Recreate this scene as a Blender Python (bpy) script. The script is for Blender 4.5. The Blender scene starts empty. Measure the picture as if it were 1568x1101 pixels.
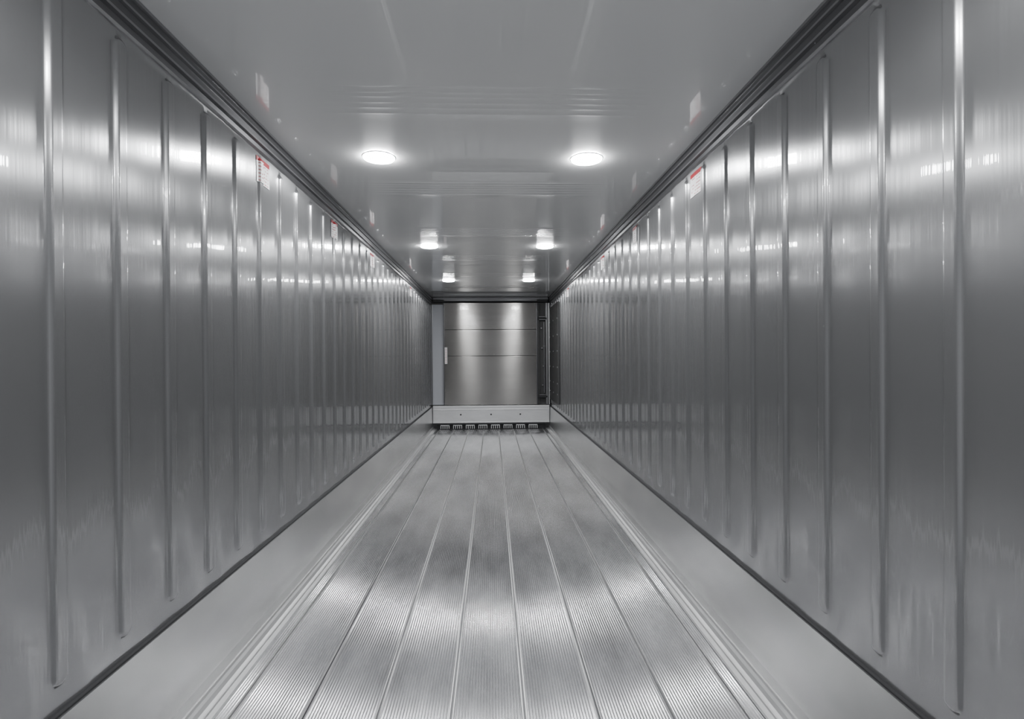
import bpy, bmesh, math, random
from mathutils import Vector, Euler, Matrix
random.seed(4)
A=1.272; B=1.226; CZ=1.49; H=CZ+1.257; KT=CZ-1.025; YE=11.3; Y0=-1.2
COL=bpy.context.scene.collection

# ---------------- materials ----------------
def mat(name,col,rough=.4,metal=0.,spec=.5,aniso=0,tan=None,emis=None,var=0,vscale=(1,1,1),rvar=0,bump=0,bscale=(1,1,1),bdist=.001,coat=0,crough=.05,vdet=6):
    m=bpy.data.materials.new(name); m.use_nodes=True
    nt=m.node_tree; N=nt.nodes; L=nt.links; b=N['Principled BSDF']
    b.inputs['Base Color'].default_value=(*col,1); b.inputs['Roughness'].default_value=rough
    b.inputs['Metallic'].default_value=metal; b.inputs['Specular IOR Level'].default_value=spec
    b.inputs['Coat Weight'].default_value=coat; b.inputs['Coat Roughness'].default_value=crough
    if aniso:
        b.inputs['Anisotropic'].default_value=aniso
        c=N.new('ShaderNodeCombineXYZ')
        for i in range(3): c.inputs[i].default_value=tan[i]
        L.new(c.outputs[0],b.inputs['Tangent'])
    if emis:
        b.inputs['Emission Color'].default_value=(*emis[0],1); b.inputs['Emission Strength'].default_value=emis[1]
    if var or rvar or bump:
        tc=N.new('ShaderNodeTexCoord')
        def noise(sc,scale,detail):
            mp=N.new('ShaderNodeMapping'); mp.inputs['Scale'].default_value=sc
            L.new(tc.outputs['Object'],mp.inputs['Vector'])
            n=N.new('ShaderNodeTexNoise'); n.inputs['Scale'].default_value=scale; n.inputs['Detail'].default_value=detail
            n.inputs['Roughness'].default_value=.6
            L.new(mp.outputs[0],n.inputs['Vector']); return n
        if var:
            n=noise(vscale,1,vdet); r=N.new('ShaderNodeValToRGB')
            r.color_ramp.elements[0].position=.33; r.color_ramp.elements[1].position=.67
            r.color_ramp.elements[0].color=(*[c*(1-var) for c in col],1)
            r.color_ramp.elements[1].color=(*[min(1,c*(1+var)) for c in col],1)
            L.new(n.outputs['Fac'],r.inputs['Fac']); L.new(r.outputs['Color'],b.inputs['Base Color'])
        if rvar:
            n=noise(tuple(v*1.7 for v in vscale),1,5); mr=N.new('ShaderNodeMapRange')
            mr.inputs['From Min'].default_value=.3; mr.inputs['From Max'].default_value=.7
            mr.inputs['To Min'].default_value=max(.02,rough-rvar); mr.inputs['To Max'].default_value=rough+rvar
            L.new(n.outputs['Fac'],mr.inputs['Value']); L.new(mr.outputs['Result'],b.inputs['Roughness'])
        if bump:
            n=noise(bscale,1,2); bp=N.new('ShaderNodeBump'); bp.inputs['Strength'].default_value=1
            bp.inputs['Distance'].default_value=bdist
            L.new(n.outputs['Fac'],bp.inputs['Height']); L.new(bp.outputs['Normal'],b.inputs['Normal']); L.new(bp.outputs['Normal'],b.inputs['Coat Normal'])
    return m
M_wall=mat('wall_stainless',(.32,.322,.326),.27,.77,aniso=.92,tan=(0,1,0),bump=1,bscale=(1,45,.12),bdist=.0010,coat=.6,crough=.035)
M_floor=mat('floor_aluminium',(.58,.58,.59),.19,.78,aniso=.9,tan=(1,0,0),var=.30,vscale=(4.2,1.1,1),rvar=.03,vdet=9)
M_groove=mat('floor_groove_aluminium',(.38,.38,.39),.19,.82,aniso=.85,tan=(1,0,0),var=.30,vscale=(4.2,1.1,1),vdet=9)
M_joint=mat('floor_joint_dark',(.18,.18,.185),.5,.8)  # darker tone of the thin line along each plank joint
M_lip=mat('floor_joint_lip',(.50,.50,.50),.34,.8)
M_kick=mat('kick_aluminium',(.56,.56,.555),.27,.80,var=.12,vscale=(1,1.4,3),vdet=3)
M_ceil=mat('ceiling_gloss_white_panel',(.74,.745,.745),.25,0,spec=.4,coat=1,crough=.006,bump=1,bscale=(3,1.5,1),bdist=.0001)
M_cove=mat('cove_grey',(.10,.10,.105),.35,.6)
M_covel=mat('cove_grey_light',(.24,.24,.245),.3,.7)
M_dark=mat('dark_gap',(.02,.02,.022),.6)
M_bulk=mat('bulkhead_stainless',(.25,.243,.232),.20,.93,aniso=.96,tan=(0,0,1),var=.06,vscale=(1.5,1,3),bump=1,bscale=(.1,1,9),bdist=.0012,coat=.6,crough=.09)
M_side=mat('bulkhead_side_grey',(.42,.43,.46),.5,.1)
M_alu=mat('bright_aluminium',(.75,.75,.75),.36,.9,var=.08,vscale=(2,1,6))
M_rec=mat('recess_grey',(.07,.07,.07),.5,.4)
M_white=mat('label_white',(.93,.92,.92),.5)
M_red=mat('label_red',(.36,.02,.03),.4)
M_ink=mat('label_ink',(.50,.22,.22),.4)
M_bez=mat('lamp_bezel_white',(.85,.85,.85),.3)
M_emit=mat('lamp_lens_lit',(1,1,1),.3,emis=((.97,.985,1.0),280))

# ---------------- helpers ----------------
def obj(name,verts,faces,mats,fm=None,smooth=False):
    me=bpy.data.meshes.new(name); me.from_pydata(verts,[],faces); 
    for m in mats: me.materials.append(m)
    if fm:
        for p,i in zip(me.polygons,fm): p.material_index=i
    if smooth:
        for p in me.polygons: p.use_smooth=True
    me.update(); o=bpy.data.objects.new(name,me); COL.objects.link(o); return o
class Build:
    def __init__(s): s.v=[];s.f=[];s.m=[]
    def box(s,x0,x1,y0,y1,z0,z1,mi=0,bev=0):
        bm=bmesh.new(); bmesh.ops.create_cube(bm,size=1)
        for v in bm.verts:
            v.co=Vector(((x0+x1)/2+v.co.x*(x1-x0),(y0+y1)/2+v.co.y*(y1-y0),(z0+z1)/2+v.co.z*(z1-z0)))
        if bev: bmesh.ops.bevel(bm,geom=bm.edges[:],offset=bev,segments=2,affect='EDGES',profile=.7)
        s.add(bm,mi)
    def cyl(s,c,r,d,axis='Y',mi=0,seg=20):
        bm=bmesh.new(); bmesh.ops.create_cone(bm,cap_ends=True,segments=seg,radius1=r,radius2=r*.85,depth=d)
        R={'Y':Euler((math.pi/2,0,0)),'X':Euler((0,math.pi/2,0)),'Z':Euler((0,0,0))}[axis].to_matrix()
        for v in bm.verts: v.co=R@v.co+Vector(c)
        s.add(bm,mi)
    def add(s,bm,mi):
        bm.verts.ensure_lookup_table(); bm.verts.index_update(); o=len(s.v)
        s.v+=[tuple(v.co) for v in bm.verts]
        for f in bm.faces: s.f.append([o+v.index for v in f.verts]); s.m.append(mi)
        bm.free()
    def prof(s,pts,y0,y1,mis,close=False):
        o=len(s.v); n=len(pts)
        for y in (y0,y1):
            for p in pts: s.v.append((p[0],y,p[1]))
        for i in range(n if close else n-1):
            j=(i+1)%n
            s.f.append([o+i,o+j,o+n+j,o+n+i]); s.m.append(mis[i] if isinstance(mis,list) else mis)
    def done(s,name,mats,smooth=False): return obj(name,s.v,s.f,mats,s.m,smooth)

# ---------------- walls ----------------
RS=.28
RZ0=.535; RZ1=H-.155
def ss(t): t=max(0,min(1,t)); return t*t*(3-2*t)
def wallh(y,z,phase):
    k=round((y-phase)/RS); c=phase+k*RS
    d=abs(y-c)
    dz=max(0,RZ0+.03-z,z-(RZ1-.03)); r=math.hypot(d,dz)
    h=.014*ss((.032-r)/.014)
    t=(y-c)/RS   # dish in flat between ribs
    dish=.0022*(math.sin(math.pi*abs(t))**2)*(1+.5*math.sin(k*2.3+z*1.7))
    wob=.0005*math.sin(y*23+math.sin(z*2+y)*1.5)
    return h+dish+wob
def wall(name,side,phase):
    ys=[]
    k0=int((Y0-phase)/RS)-1; k1=int((YE-phase)/RS)+2
    offs=[-.036,-.032,-.029,-.026,-.022,-.018,-.014,0,.014,.018,.022,.026,.029,.032,.036,.06,.085,.11,.14,.17,.195,.22]
    for k in range(k0,k1):
        for o in offs:
            y=phase+k*RS+o
            if Y0<y<YE+.14: ys.append(y)
    ys=[Y0]+ys+[YE+.14]
    zs=[KT-.03,.49]+[RZ0-.004+i*.005 for i in range(8)]+[.65,.85,1.05,1.25,1.45,1.65,1.85,2.05,2.25,2.45]+[RZ1-.034+i*.005 for i in range(8)]+[H-.13,H-.08,H]
    v=[];f=[]
    for y in ys:
        for z in zs:
            h=wallh(y,z,phase)
            v.append((side*((B if side>0 else A)-h),y,z))
    n=len(zs)
    for i in range(len(ys)-1):
        for j in range(n-1):
            q=[i*n+j,i*n+j+1,(i+1)*n+j+1,(i+1)*n+j]
            f.append(q if side>0 else q[::-1])
    return obj(name,v,f,[M_wall],smooth=True)
PL,PR=3.02,2.51
wall('wall_left',-1,PL); wall('wall_right',1,PR)

# labels
def label(side,yc,zc,w=.17,h=.14):
    ph=PL if side<0 else PR
    nc,nr=20,22; v=[];f=[];m=[]
    for i in range(nc+1):
        for j in range(nr+1):
            y=yc-w/2+w*i/nc; z=zc-h/2+h*j/nr
            v.append((side*((B if side>0 else A)-wallh(y,z,ph)-.003),y,z))
    for i in range(nc):
        for j in range(nr):
            a=i*(nr+1)+j; q=[a,a+1,a+nr+2,a+nr+1]; f.append(q if side>0 else q[::-1])
            mi=0
            if j>=nr-4: mi=1
            elif j%3==1 and 2<=i<nc-2 and random.random()<.6: mi=2
            m.append(mi)
    obj('warning_label',v,f,[M_white,M_red,M_ink],m)
for y in (3.06,4.42,5.78,8.5):
    label(-1,y,CZ+1.035); label(1,y+.13,CZ+1.035)

# ---------------- ceiling ----------------
def ceilz(x,y):
    z=0
    k=round((y-2.65)/1.39); c=2.65+k*1.39
    d=y-c
    fade=ss((.85-abs(x+.03))/.25)
    for o in (-.13,-.075,-.03,.03,.085,.15):
        z-=.0010*ss(1-abs(d-o)/.011)*fade
    z+=.0004*math.sin(y*4.5)*fade
    return z
ys=[Y0]
for k in range(-3,8):
    c=2.65+k*1.39
    for o in (-.13,-.075,-.03,.03,.085,.15):
        for e in (-.011,-.006,-.003,0,.003,.006,.011): ys.append(c+o+e)
    for e in (-.6,-.5,-.4,-.3,-.2,.25,.35,.45,.55,.65): ys.append(c+e)
ys=sorted(y for y in ys if Y0<=y<YE+.14)+[YE+.14]
xs=[-A-.02,-1.1,-.9,-.8,-.7,-.6,-.4,-.2,0,.2,.35,.5,.6,.7,.8,.9,1.1,B+.02]
v=[(x,y,H+ceilz(x,y)) for y in ys for x in xs]; n=len(xs)
f=[[i*n+j,(i+1)*n+j,(i+1)*n+j+1,i*n+j+1] for i in range(len(ys)-1) for j in range(n-1)]
obj('ceiling',v,f,[M_ceil],smooth=True)

# cove trims
def cove(name,side,W):
    b=Build()
    P=[(0.045,0),(.045,-.012),(.036,-.016),(.036,-.040),(.042,-.043),(.042,-.052),(.030,-.056),(.028,-.082),(.034,-.086),(.034,-.096),(.018,-.100),(.016,-.120),(.006,-.126),(0,-.128)]
    mi=[1,0,0,1,1,0,0,1,1,0,0,1,1]
    pts=[(side*(W-p[0]),H-.001+p[1]) for p in P]
    b.prof(pts,Y0,YE+.05,mi)
    b.done(name,[M_cove,M_covel])
cove('trim_1',-1,A); cove('trim_2',1,B)

# ---------------- floor ----------------
joints=[-.18+.306*k for k in range(-3,5)]
pts=[];mm=[]
per=.0130; step=per/8
nst=int((A+B)/step)
for i in range(nst+1):
    x=-A+i*step
    dj=min(abs(x-j) for j in joints)
    z=-.0010+.0010*math.cos(2*math.pi*x/per)
    if dj<.011: z=0.0020 if dj>.0035 else -.004
    pts.append((x,z)); 
for i in range(nst):
    xm=(pts[i][0]+pts[i+1][0])/2; zm=(pts[i][1]+pts[i+1][1])/2
    dj=min(abs(xm-j) for j in joints)
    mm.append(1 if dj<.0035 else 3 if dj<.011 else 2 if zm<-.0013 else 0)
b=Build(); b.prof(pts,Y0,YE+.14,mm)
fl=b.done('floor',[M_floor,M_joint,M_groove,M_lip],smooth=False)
for p in fl.data.polygons:
    if p.material_index in (0,2): p.use_smooth=True

# kick plates
def kick(name,side,W):
    b=Build()
    P=[(0,.006),(.012,.006),(.016,.0),(.016,-.007),(.020,-.009),(.026,-.36),(.034,-(KT-.055))]
    pts=[(side*(W-p[0]),KT+p[1]) for p in P]
    b.prof(pts,Y0,YE+.0,[1,1,1,1,0,0])
    Q=[(.034,.055),(.040,.058),(.044,.050),(.046,.030),(.056,.016),(.070,.012),(.074,.016),(.080,.016),(.084,.010),(.100,.008),(.104,.012),(.110,.012),(.114,.001)]
    pts=[(side*(W-p[0]),p[1]) for p in Q]
    b.prof(pts,Y0,YE+.0,2)
    b.done(name,[M_kick,M_dark,M_alu])
kick('baseboard_left',-1,A); kick('baseboard_right',1,B)

# ---------------- front end ----------------
b=Build()
b.box(-A-.02,B+.02,YE+.14,YE+.18,-.02,H+.02,0)
b.done('wall_front',[M_rec])
b=Build()   # main stainless panel in three sheets with lap seams
x0,x1=-1.0,.94
zz=[.50,1.52,2.07,2.63]
b.box(x0+.01,x1-.01,YE+.02,YE+.09,.50,2.62,2)
for i in range(3):
    b.box(x0,x1,YE-.004*i,YE+.03,zz[i]+(.007 if i else 0),zz[i+1]-.002,0,.003)
for z in zz[1:3]:
    for k in range(14): b.cyl((x0+.06+k*(x1-x0-.12)/13,YE-.010,z+.035),.006,.006,'Y',1,10)
b.box(x0-.012,x0+.008,YE-.014,YE+.09,.50,2.63,1,.003)
b.box(x1-.012,x1+.012,YE-.014,YE+.09,.50,2.63,1,.003)
b.box(-.985,-.935,YE-.022,YE-.008,1.36,1.70,3)
for k in range(9): b.box(-.975,-.945,YE-.0235,YE-.022,1.385+k*.034,1.397+k*.034,4)
b.done('bulkhead_panel',[M_bulk,M_cove,M_dark,M_white,M_ink])
b=Build(); b.box(-A+.002,x0-.012,YE+.06,YE+.10,.50,2.60,0,.004); b.box(-A+.01,-A+.03,YE+.04,YE+.06,.5,2.6,1,.003)
b.done('bulkhead_side_panel',[M_side,M_covel])
# recess hardware on the right
b=Build()
b.box(.96,1.0,YE+.06,YE+.135,.5,2.6,1,.004); b.box(1.13,1.17,YE+.0,YE+.135,.5,2.63,2,.006)
for z in (2.30,.66): b.box(.96,1.16,YE+.0,YE+.12,z-.02,z+.02,3,.005); 
for z in (2.33,2.27,.69): b.box(.99,1.15,YE+.0,YE+.03,z,z+.012,2,.002)
for z,xx in ((2.1,1.04),(1.72,1.1),(1.68,1.05),(1.3,1.08),(.9,1.06)):
    b.cyl((xx,YE+.09,z),.018,.05,'Y',2,16)
b.cyl((1.10,YE+.10,1.48),.014,1.5,'Z',2,16)
b.done('hose_bracket',[M_side,M_rec,M_covel,M_dark])
# header rail
b=Build()
b.box(-A+.05,B-.05,YE-.05,YE+.135,2.69,H-.004,1,.006)
b.box(-A+.05,B-.05,YE-.02,YE+.12,2.645,2.69,0,.004)
b.box(-1.0,.94,YE-.04,YE+.0,2.675,2.69,2,.003)
b.done('header_rail',[M_dark,M_cove,M_covel])
# lower kick panel
b=Build()
b.box(-A+.036,B-.036,YE-.03,YE+.135,.125,.485,0,.006)
b.box(-A+.036,B-.036,YE-.045,YE-.028,.39,.42,0,.004)
b.box(-A+.036,B-.036,YE-.05,YE-.028,.44,.487,0,.005)
b.box(-A+.036,B-.036,YE-.04,YE-.028,.125,.15,0,.004)
for x in (-.66,-.03,.58): b.cyl((x,YE-.034,.30),.018,.012,'Y',1,16)
b.box(-A+.036,B-.036,YE-.06,YE+.10,.100,.126,1)
b.done('baseboard_front',[M_alu,M_dark])
# return air stop with fins
b=Build()
b.box(-A+.12,B-.12,YE+.0,YE+.13,.003,.097,1)
b.box(-A+.12,B-.12,YE-.06,YE+.01,.003,.010,1)
g=-1.08
while g<1.0:
    for k in range(5):
        xx=g+k*.042
        if xx<1.08: b.box(xx,xx+.014,YE-.055,YE+.0,.010,.080,0,.002)
    b.box(g,g+.181,YE-.055,YE+.0,.074,.088,0,.002)
    g+=.262
b.done('return_air_grille',[M_alu,M_dark])
# dark perforated liner panel at end of right wall
b=Build()
b.box(B-.032,B-.016,9.75,YE-.02,.62,2.50,0,.004)
for z in (2.2,1.9,1.6,1.3,1.0,.8):
    for y in (9.85,10.5,11.1): b.cyl((B-.035,y,z),.014,.01,'X',1,12)
b.box(B-.045,B-.03,YE-.06,YE-.01,.5,2.62,1,.003)
b.done('return_air_side_panel',[M_rec,M_alu])

# ---------------- ceiling lights ----------------
def lamp(x,y):
    b=Build()
    R=.098
    def ring(rs,zs,mi,seg=40,capc=None):
        o=len(b.v)
        for r,z in zip(rs,zs):
            for k in range(seg):
                a=2*math.pi*k/seg; b.v.append((x+r*math.cos(a),y+r*math.sin(a),z))
        for i in range(len(rs)-1):
            for k in range(seg):
                b.f.append([o+i*seg+k,o+i*seg+(k+1)%seg,o+(i+1)*seg+(k+1)%seg,o+(i+1)*seg+k]); b.m.append(mi)
        if capc is not None:
            b.f.append([o+(len(rs)-1)*seg+k for k in range(seg)]); b.m.append(mi)
    ring([R+.004,R+.005,R+.002,R-.001],[H+.001,H-.002,H-.004,H-.004],0)
    ring([R-.001,R-.004,R-.018,R-.05],[H-.004,H-.011,H-.016,H-.018],1,seg=28,capc=1)
    b.done('ceiling_light',[M_bez,M_emit],smooth=True)
for k in range(-1,3):
    y=3.41+k*2.70
    lamp(-.70,y); lamp(.605,y)

# ---------------- world ----------------
w=bpy.data.worlds.new('World'); bpy.context.scene.world=w; w.use_nodes=True
bg=w.node_tree.nodes['Background']; bg.inputs[0].default_value=(.93,.95,1,1); bg.inputs[1].default_value=.45

# ---------------- camera ----------------
cd=bpy.data.cameras.new('camera'); cam=bpy.data.objects.new('camera',cd); COL.objects.link(cam)
cd.sensor_width=36; cd.lens=36*1012.5/1920; cd.clip_start=.02
yaw=math.radians(-2.1); pitch=math.radians(-.24); roll=math.radians(-.35)
R=Matrix.Rotation(yaw,4,'Z')@Matrix.Rotation(math.pi/2+pitch,4,'X')@Matrix.Rotation(roll,4,'Z')
cam.matrix_world=Matrix.Translation((0,0,CZ))@R
bpy.context.scene.camera=cam
